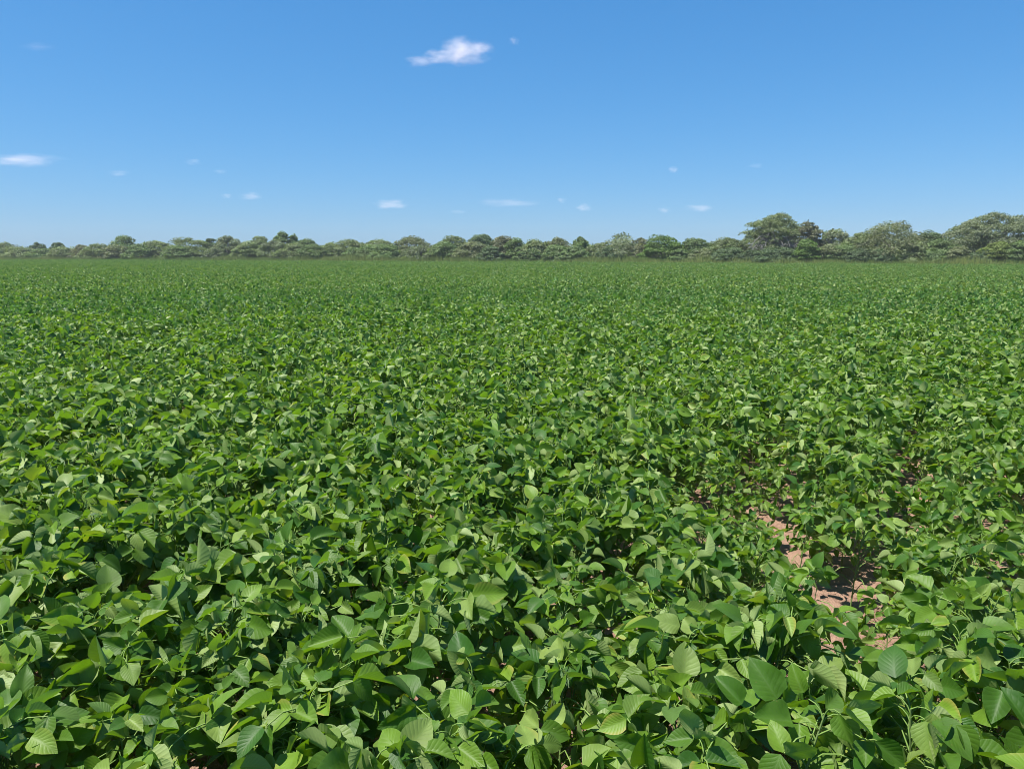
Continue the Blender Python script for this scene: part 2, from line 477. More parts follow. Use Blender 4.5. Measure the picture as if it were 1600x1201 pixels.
TREES = [
 # px, top, width px, metres behind the line, kind, tone, label
 (-45, 384, 60, 3, 'bush', 'olive', None), (-110, 382, 70, 4, 'bush', 'green', None), (-180, 380, 80, 3, 'bush', 'olive', None),
 (8, 379, 36, 4, 'flat', 'olive', 'olive flat topped tree cut by the left edge of the photo'),
 (32, 386, 44, 2, 'bush', 'olive', 'low even olive bush just right of the leftmost tree'),
 (60, 378, 20, 8, 'dome', 'dark', 'small dark rounded crown rising first from the left above the low hedge'),
 (64, 388, 40, 1, 'bush', 'green', 'low green bush in front of the first small dark crown on the left'),
 (91, 378, 18, 8, 'dome', 'dark', 'small dark crown, second from the left, standing just left of the rising hedge'),
 (100, 386, 46, 1.5, 'bush', 'olive', 'low olive bush in front of the small gappy crown at the far left'),
 (128, 383, 36, 3, 'twiggy', 'brown', 'thin greyish brown bush with few leaves in the left hedge'),
 (154, 380, 46, 2, 'bush', 'olive', 'dense olive bush with a dark base right of the thin brown bush'),
 (196, 370, 37, 6, 'flat', 'green', 'double humped tree standing out of the hedge near the left end'),
 (184, 382, 40, 1, 'bush', 'pale', 'pale green bush in front of the double humped tree at left'),
 (222, 381, 42, 1.5, 'bush', 'green', 'green bush with dark hollow at the right foot of the double humped tree'),
 (246, 375, 50, 4, 'bush', 'olive', 'broad olive crown between the double humped tree and the tall left clump'),
 (298, 370, 66, 4, 'bush', 'olive', 'broad layered olive tree with a flat wide top in the left clump'),
 (280, 383, 44, 1, 'bush', 'green', 'low green bush at the left foot of the broad layered olive tree'),
 (331, 371, 18, 7, 'dome', 'dark', 'small round dark crown right behind the broad layered olive tree'),
 (358, 368, 34, 4, 'flat', 'grey', 'layered grey green tree with bare grey branches below its crown'),
 (335, 386, 36, 1, 'twiggy', 'grey', 'low grey twiggy shrub below the layered tree with bare branches'),
 (386, 376, 40, 2, 'bush', 'olive', 'olive bush with dark base left of the tall open crowned tree'),
 (407, 369, 26, 6, 'flat', 'olive', 'narrow flat topped tree left of the tall open crowned tree'),
 (442, 361, 26, 8, 'bush', 'green', 'tallest open crowned tree on the left half with a small ragged top'),
 (459, 365, 16, 9, 'bush', 'green', 'tiny crown right beside the tallest open crowned tree on the left half'),
 (432, 375, 44, 3, 'twiggy', 'grey', 'grey leafless looking shrub under the tallest open crowned tree'),
 (455, 379, 40, 1, 'bush', 'olive', 'rounded olive bush at the right foot of the tallest open crowned tree'),
 (478, 372, 34, 4, 'bush', 'green', 'green tree at the downhill shoulder right of the tall open crown'),
 (492, 381, 48, 1, 'bush', 'green', 'low dark green bush at the dip in the hedge top left of centre'),
 (520, 378, 40, 3, 'bush', 'olive', 'low olive bush filling the dip in the hedge top left of centre'),
 (548, 373, 56, 4, 'bush', 'olive', 'wide olive tree starting the long flat hump right of the dip'),
 (552, 386, 30, 1, 'bush', 'green', 'small dark bush in the shade under the long flat hump'),
 (592, 373, 54, 4, 'bush', 'olive', 'olive tree on the long flat hump left of the highest middle crown'),
 (574, 382, 48, 1, 'bush', 'green', 'green layered bush in front of the long flat hump'),
 (606, 381, 46, 0.5, 'bush', 'green', 'bulging green bush with dark foot left of the yellow weedy shrub'),
 (646, 368, 64, 4, 'bush', 'pale', 'broad pale olive crown forming the highest hump before the dark dome'),
 (633, 401, 22, -1.5, 'bush', 'yellow', 'small yellow green shrub at the field edge below the middle trees'),
 (655, 384, 46, 1, 'twiggy', 'grey', 'greyish thin shrub behind the yellow green shrub'),
 (690, 376, 44, 2, 'bush', 'green', 'dark streaked green bush left of the reddish topped tree'),
 (711, 367, 40, 5, 'bush', 'olive', 'reddish olive topped tree left of the smooth dark dome'),
 (752, 365, 36, 12, 'dome', 'dark', 'smooth dark dome shaped tree behind the hedge just left of the photo centre'),
 (740, 376, 50, 2, 'bush', 'pale', 'pale olive bush in front of the smooth dark dome tree'),
 (786, 367, 38, 5, 'bush', 'brown', 'brownish ragged tree right of the smooth dark dome'),
 (768, 384, 36, 0.5, 'bush', 'dark', 'low dark bush at the foot of the brownish ragged tree'),
 (808, 371, 36, 3, 'bush', 'green', 'green tree directly right of the brownish ragged tree'),
 (838, 373, 44, 3, 'bush', 'olive', 'olive tree on the level stretch right of the photo centre'),
 (826, 389, 38, 0.5, 'bush', 'green', 'low green bush below the level stretch right of centre'),
 (872, 371, 48, 4, 'twiggy', 'pale', 'pale streaky tree with thin stems left of the small green knob'),
 (872, 382, 50, 1.5, 'bush', 'green', 'broad green bush in front of the pale streaky tree'),
 (908, 369, 26, 5, 'dome', 'green', 'small round green knob of a tree before the dip right of centre'),
 (898, 384, 42, 1, 'bush', 'green', 'dark green bush at the foot of the small green knob tree'),
 (932, 379, 36, 4, 'bush', 'olive', 'low olive bush filling the dip left of the grey branched tree'),
 (972, 366, 58, 4, 'flat', 'grey', 'wide tree with grey bare branches sweeping down its front'),
 (953, 385, 36, 1, 'bush', 'dark', 'dark blue green bush at the left foot of the grey branched tree'),
 (1000, 372, 36, 3, 'twiggy', 'brown', 'thin brownish twigs between the grey branched tree and the bright tree'),
 (1037, 366, 56, 2.5, 'bush', 'bright', 'bright green leafy tree with spiky top standing in the hedge front'),
 (1060, 388, 32, 1, 'bush', 'green', 'low green bush at the right foot of the bright spiky topped tree'),
 (1090, 371, 54, 3, 'bush', 'green', 'soft even green tree right of the bright spiky topped tree'),
 (1098, 388, 40, 1, 'bush', 'pale', 'low pale green bush in front of the soft even green tree'),
 (1137, 370, 48, 3, 'bush', 'olive', 'olive tree directly left of the great umbrella tree'),
 (1138, 386, 50, 0.5, 'bush', 'dark', 'very dark low bush in front of the olive tree left of the great umbrella'),
 (1262, 344, 34, 5, 'bush', 'brown', 'tall narrow brownish ragged tree against the right side of the great umbrella'),
 (1262, 373, 36, 0.5, 'bush', 'bright', 'fresh green upright shrub at the right foot of the great umbrella tree'),
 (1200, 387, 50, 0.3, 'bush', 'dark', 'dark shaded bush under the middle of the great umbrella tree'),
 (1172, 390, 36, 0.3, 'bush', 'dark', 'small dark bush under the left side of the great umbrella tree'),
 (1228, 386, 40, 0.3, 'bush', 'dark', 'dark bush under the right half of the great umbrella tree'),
 (1290, 361, 20, 6, 'bush', 'dark', 'tiny dark tufted crown rising between umbrella tree and round tree'),
 (1303, 358, 46, 4, 'twiggy', 'grey', 'grey twiggy tree midway between umbrella tree and round tree'),
 (1296, 382, 42, 1, 'twiggy', 'pale', 'low pale straggly shrub under the grey twiggy tree'),
 (1318, 380, 44, 1.5, 'bush', 'green', 'green bush with dark hollow beneath left of the round tree'),
 (1346, 361, 50, 3, 'bush', 'olive', 'olive brown tree touching the left side of the round tree'),
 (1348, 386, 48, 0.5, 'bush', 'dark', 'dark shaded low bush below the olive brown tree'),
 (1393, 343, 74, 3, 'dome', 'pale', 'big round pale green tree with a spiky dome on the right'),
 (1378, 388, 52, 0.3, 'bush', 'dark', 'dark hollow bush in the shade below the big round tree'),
 (1428, 375, 50, 1, 'bush', 'olive', 'olive shrub at the right foot of the big round tree'),
 (1450, 359, 44, 5, 'bush', 'dark', 'dark green tree in the notch between round tree and largest right tree'),
 (1470, 372, 54, 1.5, 'bush', 'green', 'leafy green shrub in front of the notch on the right'),
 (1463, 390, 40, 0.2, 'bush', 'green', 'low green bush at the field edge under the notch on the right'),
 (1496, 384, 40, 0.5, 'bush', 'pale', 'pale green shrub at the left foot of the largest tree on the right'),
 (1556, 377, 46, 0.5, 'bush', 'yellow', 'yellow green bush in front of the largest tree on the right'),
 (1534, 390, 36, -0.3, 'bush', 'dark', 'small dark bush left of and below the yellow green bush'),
 (1592, 376, 44, 0.8, 'bush', 'green', 'green bush cut by the right edge of the photo'),
 (1640, 352, 70, 3, 'bush', 'olive', None), (1700, 355, 90, 4, 'bush', 'green', None), (1780, 345, 100, 4, 'dome', 'olive', None),
 (1880, 350, 110, 4, 'bush', 'green', None),
]
for a in TREES:
    px, top, w, off, kind, tone, label = a
    if label is None: label = 'hedge line bush standing beyond the edge of the photo'
    shrub = kind in ('bush', 'twiggy') and ('bush' in label or 'shrub' in label or 'twigs' in label)
    res = make_tree(px, top, w, off, kind, tone, label, 'shrub' if shrub else 'hedge_tree', 'shrub' if shrub else 'tree')
    if px in (358, 972):
        add_bare_limbs(res[0], res[1], res[2], 7, px)

# the great umbrella tree and the largest tree on the right get crowns laid out by hand
def big_tree(px, off, lobes, tone, label, limbs, leaf_dens, trunk_px=None):
    """lobes: (px, py, half width px, half height px, depth m) of each leaf layer"""
    q = random.Random(px); r = np.random.default_rng(px)
    Y0 = hedge_depth(px); d = ray(px, HORIZON)
    Y1 = Y0 + off / abs(HN.y + d.x / d.y * HN.x)
    P = at_depth(px, HORIZON, Y1)
    root = empty('umbrella_tree', (P.x, P.y, 0))
    tag(root, label, 'tree', TREE_GROUP)
    cs, rs = [], []
    for (lx, ly, hw, hh, dy) in lobes:
        c = at_depth(lx, ly, Y1) - Vector((P.x, P.y, 0))
        k = Y1 / F_PX
        m = max(3, int(hw * hh / 26))
        for i in range(m * 4):
            x = q.uniform(-1, 1); y = q.uniform(-1, 1)
            if x * x + y * y > 1: continue
            cs.append((c.x + x * hw * k * .85, c.y + dy + y * hw * k * .8, c.z + hh * k * (0.55 * (1 - x * x - y * y) - .3) * 1.2))
            cr = q.uniform(4.2, 7.5) * k
            rs.append((cr * 1.3, cr * 1.3, cr * .8))
    leaf = 0.18
    area = sum(4.2 * (a * b + b * c + a * c) for a, b, c in rs)
    n = int(min(26000, leaf_dens * area / (leaf * leaf * .64)))
    v, f, val = leaf_faces(cs, rs, n, leaf, r, 0.6)
    crown = obj('crown', mesh_np('crown', v, f, FOLIAGE, False, None, {'clump': val}), root)
    crown.color = (*TONES[tone], 1)
    H = max(c[2] for c in cs); W = 2 * max(abs(c[0]) for c in cs)
    s = Soup()
    fork = Vector((.1, 0, H * .3))
    s.add(*tube([(0, 0, -.2), (.12, 0, H * .15), fork], [.3, .24, .2], 7))
    obj('trunk', s.mesh('trunk', BARK), root)
    order = list(range(len(cs))); q.shuffle(order)
    for i in order[:16]:
        e = Vector(cs[i]); s = Soup()
        m = fork.lerp(e, .5) + Vector((q.uniform(-.05, .05) * W, q.uniform(-.05, .05) * W, -.02 * H))
        s.add(*tube([fork - Vector((0, 0, q.uniform(0, .8))), m, e], [.11, .07, .02], 5))
        for j in range(7):
            st = m.lerp(e, q.uniform(0, 1)); dv = Vector((q.gauss(0, 1), q.gauss(0, 1), q.uniform(-.1, 1))).normalized()
            s.add(*tube([st, st + dv * q.uniform(.5, 1.2)], [.03, .008], 3))
        obj('limb', s.mesh('limb', PALE_BARK), root)
    return root, W, H
r1, W1, H1 = big_tree(1207, 4.5, [(1217, 341, 21, 13, 0), (1228, 350, 22, 14, .4), (1200, 349, 24, 12, -.4), (1181, 353, 20, 11, -.5), (1243, 360, 14, 14, .3), (1208, 360, 38, 12, -.6),
                              (1168, 366, 12, 7, -.3), (1243, 374, 16, 12, .5), (1196, 366, 26, 9, .8), (1222, 374, 30, 12, 2.5), (1190, 376, 26, 12, 2.8), (1210, 390, 42, 13, 3.0),
                              (1238, 388, 20, 14, 1.0), (1168, 386, 16, 12, 1.5), (1230, 378, 12, 6, -1.6), (1182, 380, 10, 5, -1.6), (1206, 376, 9, 5, -1.8), (1178, 370, 16, 7, -1.2), (1238, 366, 16, 8, -1.2), (1214, 368, 14, 6, -1.5), (1200, 386, 22, 6, -1.5)], 'olive',
             'great umbrella shaped tree with grey bare branches drooping below its high crown', None, 1.25)
add_bare_limbs(r1, W1 * .95, H1, 22, 5, (-.46, .46), .2, .6)
big_tree(1545, 5, [(1550, 339, 20, 12, 0), (1532, 346, 22, 13, -.3), (1514, 352, 18, 13, -.5), (1500, 361, 16, 13, -.6), (1487, 369, 13, 12, -.5), (1574, 343, 20, 14, .2), (1594, 344, 16, 14, .3),
                   (1615, 350, 20, 18, .4), (1545, 358, 34, 16, -1.0), (1580, 358, 30, 16, -1.2), (1520, 366, 28, 15, -1.4), (1500, 377, 22, 14, -1.6), (1480, 384, 14, 14, -.4),
                   (1550, 374, 40, 16, -.6), (1590, 374, 34, 16, -.8), (1530, 388, 34, 15, -.6), (1495, 392, 22, 12, -.8), (1580, 390, 34, 14, .2), (1545, 376, 56, 18, 2), (1550, 353, 46, 14, 2), (1600, 358, 26, 18, 1.5), (1508, 366, 26, 13, 2), (1585, 352, 24, 14, -.6), (1525, 356, 20, 12, -.8)], 'grey',
'largest spreading tree with layered grey green crown at the right edge', None, 1.3)

# grassy ground under and behind the hedge
a_, b_ = HL - HD * 140 + HN * 3.2, HR + HD * 140 + HN * 3.2
vq = [(a_.x, a_.y, .004), (b_.x, b_.y, .004), (b_.x - HN.x * 900, b_.y - HN.y * 900, .004), (a_.x - HN.x * 900, a_.y - HN.y * 900, .004)]
VERGE = simple('verge_ground', (0.06, 0.10, 0.025), (0.11, 0.145, 0.05), 1.5, 0.9)
tag(obj('verge', mesh_np('verge', np.array(vq), np.array([(0, 1, 2, 3)]), VERGE, False)), 'rough grassy ground along the hedge', kind='structure')

# a far wood that closes the hedge behind the separate trees
def back_mass():
    r = np.random.default_rng(3); q = random.Random(3)
    cs, rs = [], []
    for i in range(900):
        px = q.uniform(-220, 1900)
        Y0 = hedge_depth(px); d = ray(px, HORIZON)
        Y1 = Y0 + q.uniform(9, 15)
        H = at_depth(px, (384 - px * .008) if px < 1150 else 375 - (px - 1150) * .03, Y1).z * q.uniform(.75, 1)
        cr = q.uniform(.7, 1.3)
        cs.append((d.x / d.y * Y1, Y1, q.uniform(.15, 1) * (H - cr * .6))); rs.append((cr * 1.5, cr, cr * .9))
    v, f, val = leaf_faces(cs, rs, 110000, .3, r)
    o = obj('scrub_wood', mesh_np('scrub_wood', v, f, FOLIAGE, False, None, {'clump': val}))
    o.color = (*TONES['olive'], 1)
    tag(o, 'dense scrub wood filling in behind the hedge line trees', kind='stuff')
back_mass()

# grass strip between the crop and the hedge
def grass_strip():
    r = np.random.default_rng(11)
    n = 80000
    s = r.uniform(-40, 240, n)
    o = r.uniform(-1.8, 3.2, n)
    base = np.stack([HL.x + HD.x * s + HN.x * o, HL.y + HD.y * s + HN.y * o], 1)
    patch = vnoise(s, o, 9.0, 5); patch2 = vnoise(s, o, 2.5, 6)
    h = (0.8 + 1.2 * (patch * patch2) ** 1.2 + 0.35 * r.random(n)) * np.where(o > 2, .8, 1.0)
    an = r.uniform(0, math.pi, n); w = r.uniform(.03, .07, n)
    lean = r.normal(0, .18, (n, 2))
    dx, dy = np.cos(an) * w, np.sin(an) * w
    z = np.zeros(n)
    V = np.stack([np.stack([base[:, 0] - dx, base[:, 1] - dy, z], 1), np.stack([base[:, 0] + dx, base[:, 1] + dy, z], 1),
                  np.stack([base[:, 0] + lean[:, 0], base[:, 1] + lean[:, 1], h], 1)], 1).reshape(-1, 3)
    val = np.repeat(np.clip(.1 + .9 * patch + r.normal(0, .18, n), 0, 1), 3)
    g = obj('verge_grass', mesh_np('verge_grass', V, np.arange(3 * n).reshape(n, 3), GRASS, False, None, {'blade': val}))
    tag(g, 'tall yellow green grass strip between crop and hedge', kind='stuff')
grass_strip()

# ------------------------------------------------------------------ soybean plants
def leaflet_arrays(nv, nu, q, L=1.0):
    """ovate leaflet along +X from the origin, unit length; nv rows, nu (even) columns"""
    fold = q.uniform(.12, .85); bend = q.uniform(-.15, .75); cup = q.uniform(-.25, .3); wav = q.uniform(.0, .16); ph = q.uniform(0, 6.3)
    W = q.uniform(.66, .84) / 2; twist = q.uniform(-.35, .35); asym = q.uniform(-.08, .08); side = q.uniform(-.12, .12)
    f = lambda v: v ** .52 * (1 - v) ** .92
    mx = f(.52 / 1.44)
    V = [(0, 0, 0)]; U = [(.5, 0)]
    xs, zs, th = 0.0, 0.0, -bend * .25
    prev = 0.0
    for i in range(1, nv + 1):
        v = i / nv
        thm = bend * ((v + prev) / 2) - bend * .25
        xs += (v - prev) * math.cos(thm); zs -= (v - prev) * math.sin(thm); prev = v
        yo = side * v * v
        if i == nv:
            V.append((xs, yo, zs)); U.append((.5, 1)); break
        w = W * f(v) / mx
        for j in range(nu + 1):
            u = 2 * j / nu - 1
            fa = fold * (1 - .35 * v)
            yy = u * w * (1 + asym * (1 if u > 0 else -1)) * math.cos(fa)
            zz = abs(u) * w * math.sin(fa) + cup * u * u * w * .8 + wav * math.sin(ph + v * 11 + (0 if u > 0 else 2)) * u * u * w
            tw = twist * v
            y2, z2 = yy * math.cos(tw) - zz * math.sin(tw), yy * math.sin(tw) + zz * math.cos(tw)
            # lean back along the local normal of the bent midrib
            V.append((xs + math.sin(thm + bend * .0) * z2 * .5 - .02 * abs(u), yo + y2, zs + z2)); U.append((u * .5 + .5, v))
    k = nu + 1
    F = []
    for j in range(nu): F.append((0, 2 + j - 1, 2 + j, 2 + j))
    tris = [(0, 1 + j + 1, 1 + j) for j in range(nu)]
    quads = []
    for i in range(nv - 2):
        a = 1 + i * k
        for j in range(nu): quads.append((a + j, a + j + 1, a + k + j + 1, a + k + j))
    tip = len(V) - 1; a = 1 + (nv - 2) * k
    tris += [(a + j, a + j + 1, tip) for j in range(nu)]
    # triangulate everything so that faces are of one size; normals up
    T = [(x, y, z) for x, y, z in tris]
    for (a, b, c, d) in quads: T += [(a, b, c), (a, c, d)]
    T = np.asarray(T); V = np.asarray(V, float)
    # orient upward
    out = []
    for t_ in T:
        n_ = np.cross(V[t_[1]] - V[t_[0]], V[t_[2]] - V[t_[0]])
        out.append(t_ if n_[2] >= 0 else t_[::-1])
    # consistent by construction: decide by majority
    flips = sum(1 for t_, o_ in zip(T, out) if t_[0] != o_[0])
    T = T[:, ::-1] if flips > len(T) / 2 else T
    return V, T, np.asarray(U, float)

def rotm(e): return np.array(Euler(e).to_matrix())

PET = []          # petiole variants: (mesh, tip position, tip heading angle)
for L, R in ((.05, .0016), (.10, .0018), (.15, .0019), (.19, .0021)):
    path = [Vector((L * t, 0, L * (.22 * math.sin(math.pi * t)))) for t in (0, .35, .7, 1)]
    tv, tf = tube(path, [R * 1.4, R, R, R * .9], 4)
    PET.append((tv, tf, path[-1], L))

def plant_plan(q, h=None, leaves=13, steep=0.0):
    """stem path and leaves: list of (origin, rot, petiole variant, leaflets[(loc, rot, scale, variant)])"""
    H = h or q.uniform(.46, .60)
    lean = Vector((q.gauss(0, .07), q.gauss(0, .07), 0))
    path = [Vector((0, 0, 0)), Vector((lean.x * .2, lean.y * .2, H * .35)), Vector((lean.x * .55, lean.y * .55, H * .7)), Vector((lean.x, lean.y, H))]
    def on(t):
        t = max(0, min(.999, t)) * 3; i = int(t); return path[i].lerp(path[i + 1], t - i)
    az = q.uniform(0, 6.28)
    out = []
    for i in range(leaves):
        t = .16 + .84 * (i / (leaves - 1)) ** .72
        az += math.pi + q.gauss(0, .75)
        top = t > .9
        pv = 0 if t > .9 else (q.choice((1, 1, 2)) if t > .72 else (q.choice((2, 3)) if t > .5 else 3))
        el = q.uniform(.15, .8) if t > .6 else q.uniform(.0, .55)
        size = (q.uniform(.068, .101) if t < .95 else q.uniform(.045, .072)) * (.92 + .16 * t)
        lf = []
        for sgn in (0, 1, -1):
            yaw = sgn * q.uniform(1.15, 1.75) + q.gauss(0, .12)
            # leaflet attitude: level on the whole (undo the petiole's rise), with its own tilt
            pitch = el + q.gauss(.2, .62 + steep)
            roll = q.gauss(0, .72 + steep)
            tipx = .016 if sgn == 0 else 0.0
            lf.append((PET[pv][2] + Vector((tipx, sgn * .003, 0)), (roll, pitch if sgn == 0 else el * .3 + q.gauss(.2, .62), yaw), size * (1.08 if sgn == 0 else .96) * q.uniform(.9, 1.1), q.randrange(16)))
        out.append((on(t), (q.gauss(0, .15), -el, az), pv, lf))
    return path, H, out

# leaflet variants
Q = random.Random(21)
L0 = [leaflet_arrays(7, 6, random.Random(100 + i)) for i in range(16)]
L1 = [leaflet_arrays(4, 4, random.Random(100 + i)) for i in range(16)]
L2 = [leaflet_arrays(3, 2, random.Random(100 + i)) for i in range(16)]
L3 = [leaflet_arrays(2, 2, random.Random(100 + i)) for i in range(16)]
LEAF_MESH = [mesh_np('leaflet', v, t, LEAF, True, u) for v, t, u in L0]
PET_MESH = [mesh_np('petiole', np.array([tuple(p) for p in tv]), np.array(tf), PETIOLE) for tv, tf, _, _ in PET]

def plan_to_soup(plan, lib, leafsoup, stemsoup, q, M=Matrix.Identity(4), stems=True):
    path, H, leaves = plan
    Mn = np.array(M)
    def tf(V): return np.asarray(V) @ Mn[:3, :3].T + Mn[:3, 3]
    if stems:
        v, f = tube(path, [.0045, .004, .0032, .002], 4)
        stemsoup.add(tf([tuple(p) for p in v]), f)
    for (o, rot, pv, lf) in leaves:
        R = rotm(rot); o = np.array(o)
        if stems:
            v = np.array([tuple(p) for p in PET[pv][0]]) @ R.T + o
            stemsoup.add(tf(v), PET[pv][1])
        for (lo, lr, sc, vi) in lf:
            V, T, U = lib[vi]
            v = (V * sc) @ rotm(lr).T + np.array(lo)
            v = v @ R.T + o
            leafsoup.add(tf(v), T, U, q.random())

def two_material_mesh(name, ls, ss, lm, sm):
    lv, lf = np.concatenate(ls.V), np.concatenate(ls.F)
    la, lu = np.concatenate(ls.A), np.concatenate(ls.U)
    if ss is None or not ss.V:
        return mesh_np(name, lv, lf, lm, True, lu, {'leaf_random': la})
    sv, sf = np.concatenate(ss.V), np.concatenate(ss.F)
    st = np.concatenate([sf[:, [0, 1, 2]], sf[:, [0, 2, 3]]]) + len(lv)
    me = mesh_np(name, np.concatenate([lv, sv]), np.concatenate([lf, st]), lm, True, np.concatenate([lu, np.zeros((len(sv), 2))]),
                 {'leaf_random': np.concatenate([la, np.zeros(len(sv))])})
    me.materials.append(sm)
    mi = np.zeros(len(me.polygons), np.int32); mi[len(lf):] = 1
    me.polygons.foreach_set('material_index', mi)
    return me

# planting positions in rows that run off to the right
ROW_AZ = math.radians(30.5)
rd = np.array([math.sin(ROW_AZ), math.cos(ROW_AZ)]); rp = np.array([math.cos(ROW_AZ), -math.sin(ROW_AZ)])
DR, DP = 0.52, 0.108
ii, jj = np.meshgrid(np.arange(-160, 220), np.arange(-60, 260))
base = (ii.ravel() * DR)[:, None] * rp + (jj.ravel() * DP)[:, None] * rd
base = base + rp * rng.normal(0, .12, len(base))[:, None] + rd * rng.normal(0, .05, len(base))[:, None]
x, y = base[:, 0], base[:, 1]
dist = np.hypot(x, y)
ang = np.degrees(np.arctan2(x, y))
R_SINGLE = 27.0
keep = (dist < R_SINGLE) & (dist > 1.1) & ((np.abs(ang) < 50) | (dist < 4.2)) & (y > -1.2)
# thin stand with bare gaps on the right, in the row middles
GAPS = [(1122, 850, .27), (1150, 800, .20), (1185, 745, .22), (1240, 905, .18), (1215, 950, .17), (1275, 850, .10), (1375, 985, .21), (1385, 920, .12), (1432, 785, .28),
        (1590, 832, .27), (1030, 800, .10), (1305, 1095, .10), (1430, 850, .10), (1570, 852, .14), (1310, 745, .10), (1060, 790, .10), (930, 1000, .07), (1450, 730, .10)]
GAP_AT = []
for gx_, gy_, gr_ in GAPS:
    d_ = ray(gx_ + 8, gy_ + 25); k_ = -CAM_H / d_.z
    GAP_AT.append((d_.x * k_, d_.y * k_, gr_ * .66))
def gap_value(x, y):
    g = np.zeros(np.shape(x))
    for cx_, cy_, gr_ in GAP_AT:
        u = (x - cx_) * rd[0] + (y - cy_) * rd[1]; w = (x - cx_) * rp[0] + (y - cy_) * rp[1]
        g = np.maximum(g, np.exp(-((u / (gr_ * 1.7)) ** 2 + (w / (gr_ * 1.25)) ** 2)))
    return g
gap = gap_value(x, y)
nz = vnoise(x + 50, y + 50, .7, 9)
keep &= ~(gap > .45)
PTS = np.stack([x, y], 1)[keep]; GAP = gap[keep]
PD = np.hypot(PTS[:, 0], PTS[:, 1])
# the stand is weak round the gaps: stunted plants on the near side of each and a thin patch over all
SHORT = np.zeros(len(PTS))
for cx_, cy_, gr_ in GAP_AT:
    l_ = math.hypot(cx_, cy_); ux, uy = -cx_ / l_, -cy_ / l_
    u = (PTS[:, 0] - cx_) * ux + (PTS[:, 1] - cy_) * uy; w = (PTS[:, 0] - cx_) * uy - (PTS[:, 1] - cy_) * ux
    SHORT = np.maximum(SHORT, np.exp(-((u - .4) / .5) ** 2 - (w / (gr_ * .9 + .05)) ** 2))
THIN = np.exp(-(((PTS[:, 0] - 1.9) / 1.5) ** 2 + ((PTS[:, 1] - 4.0) / 1.7) ** 2))
size = (.97 + .14 * vnoise(PTS[:, 0] + 80, PTS[:, 1] + 80, 2.2, 12) + rng.normal(0, .06, len(PTS))) * (1 - .22 * GAP) * (1 - .34 * SHORT) * (1 - .12 * THIN)
scr = np.array([project(px_, py_, .45) for px_, py_ in PTS])
inview = (scr[:, 0] > -40) & (scr[:, 0] < 1640) & (scr[:, 1] < 1265)
order = [i for i in np.argsort(PD) if inview[i]][:300]
ind = np.zeros(len(PTS), bool); ind[order] = True

# --- the nearest 300: each plant a thing, with stem > and leaf > leaflet
PROTO_N = 12
LEAVES = 24
protos = []
def build_proto(i):
    q = random.Random(500 + i)
    path, H, leaves = plant_plan(q, leaves=LEAVES)
    root = empty('soybean_plant')
    v, f = tube(path, [.0048, .0042, .0034, .002], 5)
    kids = [(obj('stem', mesh_np('stem', np.array([tuple(p) for p in v]), np.array(f), STEM), root), [])]
    for (o, rot, pv, lf) in leaves:
        leaf = obj('leaf', PET_MESH[pv], root, o, rot)
        subs = [obj('leaflet', LEAF_MESH[vi], leaf, lo, lr, sc) for (lo, lr, sc, vi) in lf]
        kids.append((leaf, subs))
    return root, kids
def copy_plant(root, kids):
    r_ = root.copy(); COL.objects.link(r_)
    for part, subs in kids:
        c = part.copy(); c.parent = r_; COL.objects.link(c)
        for s_ in subs:
            d_ = s_.copy(); d_.parent = c; COL.objects.link(d_)
    return r_
BANDS = [(1135, 'at the bottom edge of the photo'), (1040, 'just above the bottom edge'), (950, 'low in the near crop'), (870, 'midway up the near crop'),
         (790, 'high in the near crop'), (720, 'just below half height'), (660, 'just above half height'), (-1, 'in the farther crop')]
ACROSS = ['cut by left side', 'near left side', 'a sixth from left', 'a quarter from left', 'a third from left', 'left of middle', 'right of middle',
          'a third from right', 'a quarter from right', 'a sixth from right', 'near right side', 'cut by right side']
cells = {}
for i in order:
    sx, sy = scr[i]
    band = next(b for y0, b in BANDS if sy > y0)
    col_ = ACROSS[int(max(0, min(11, sx / 1600 * 12)))]
    what = 'soybean plant beside bare soil ' if GAP[i] > .12 else 'leafy soybean plant '
    cells.setdefault(what + band + ', ' + col_, []).append(i)
LABEL = {}
for text, members in cells.items():
    m_ = sorted(members, key=lambda i: -scr[i][1])
    if len(m_) == 1: LABEL[m_[0]] = text
    elif len(m_) == 2: LABEL[m_[0]], LABEL[m_[1]] = 'nearer ' + text, 'farther ' + text
    elif len(m_) == 3: LABEL[m_[0]], LABEL[m_[1]], LABEL[m_[2]] = 'nearest ' + text, 'middle ' + text, 'farthest ' + text
    else:
        h_ = len(m_) // 2
        for row, part in (('front ', m_[:h_]), ('rear ', m_[h_:])):
            part = sorted(part, key=lambda i: scr[i][0])
            for n_, i in enumerate(part):
                LABEL[i] = ('leftmost ' if n_ == 0 else 'rightmost ' if n_ == len(part) - 1 else 'central ') + row + text
def plant_label(i): return LABEL[i]
for n_, i in enumerate(order):
    k = n_ % PROTO_N
    if n_ < PROTO_N:
        protos.append(build_proto(k)); root = protos[k][0]
    else:
        root = copy_plant(*protos[k])
    root.location = (PTS[i, 0], PTS[i, 1], 0)
    root.rotation_euler = (rnd.gauss(0, .06), rnd.gauss(0, .06), rnd.uniform(0, 6.28))
    root.scale = (size[i],) * 3
    tag(root, plant_label(i), 'soybean plant', 'soybean plants nearest the camera')

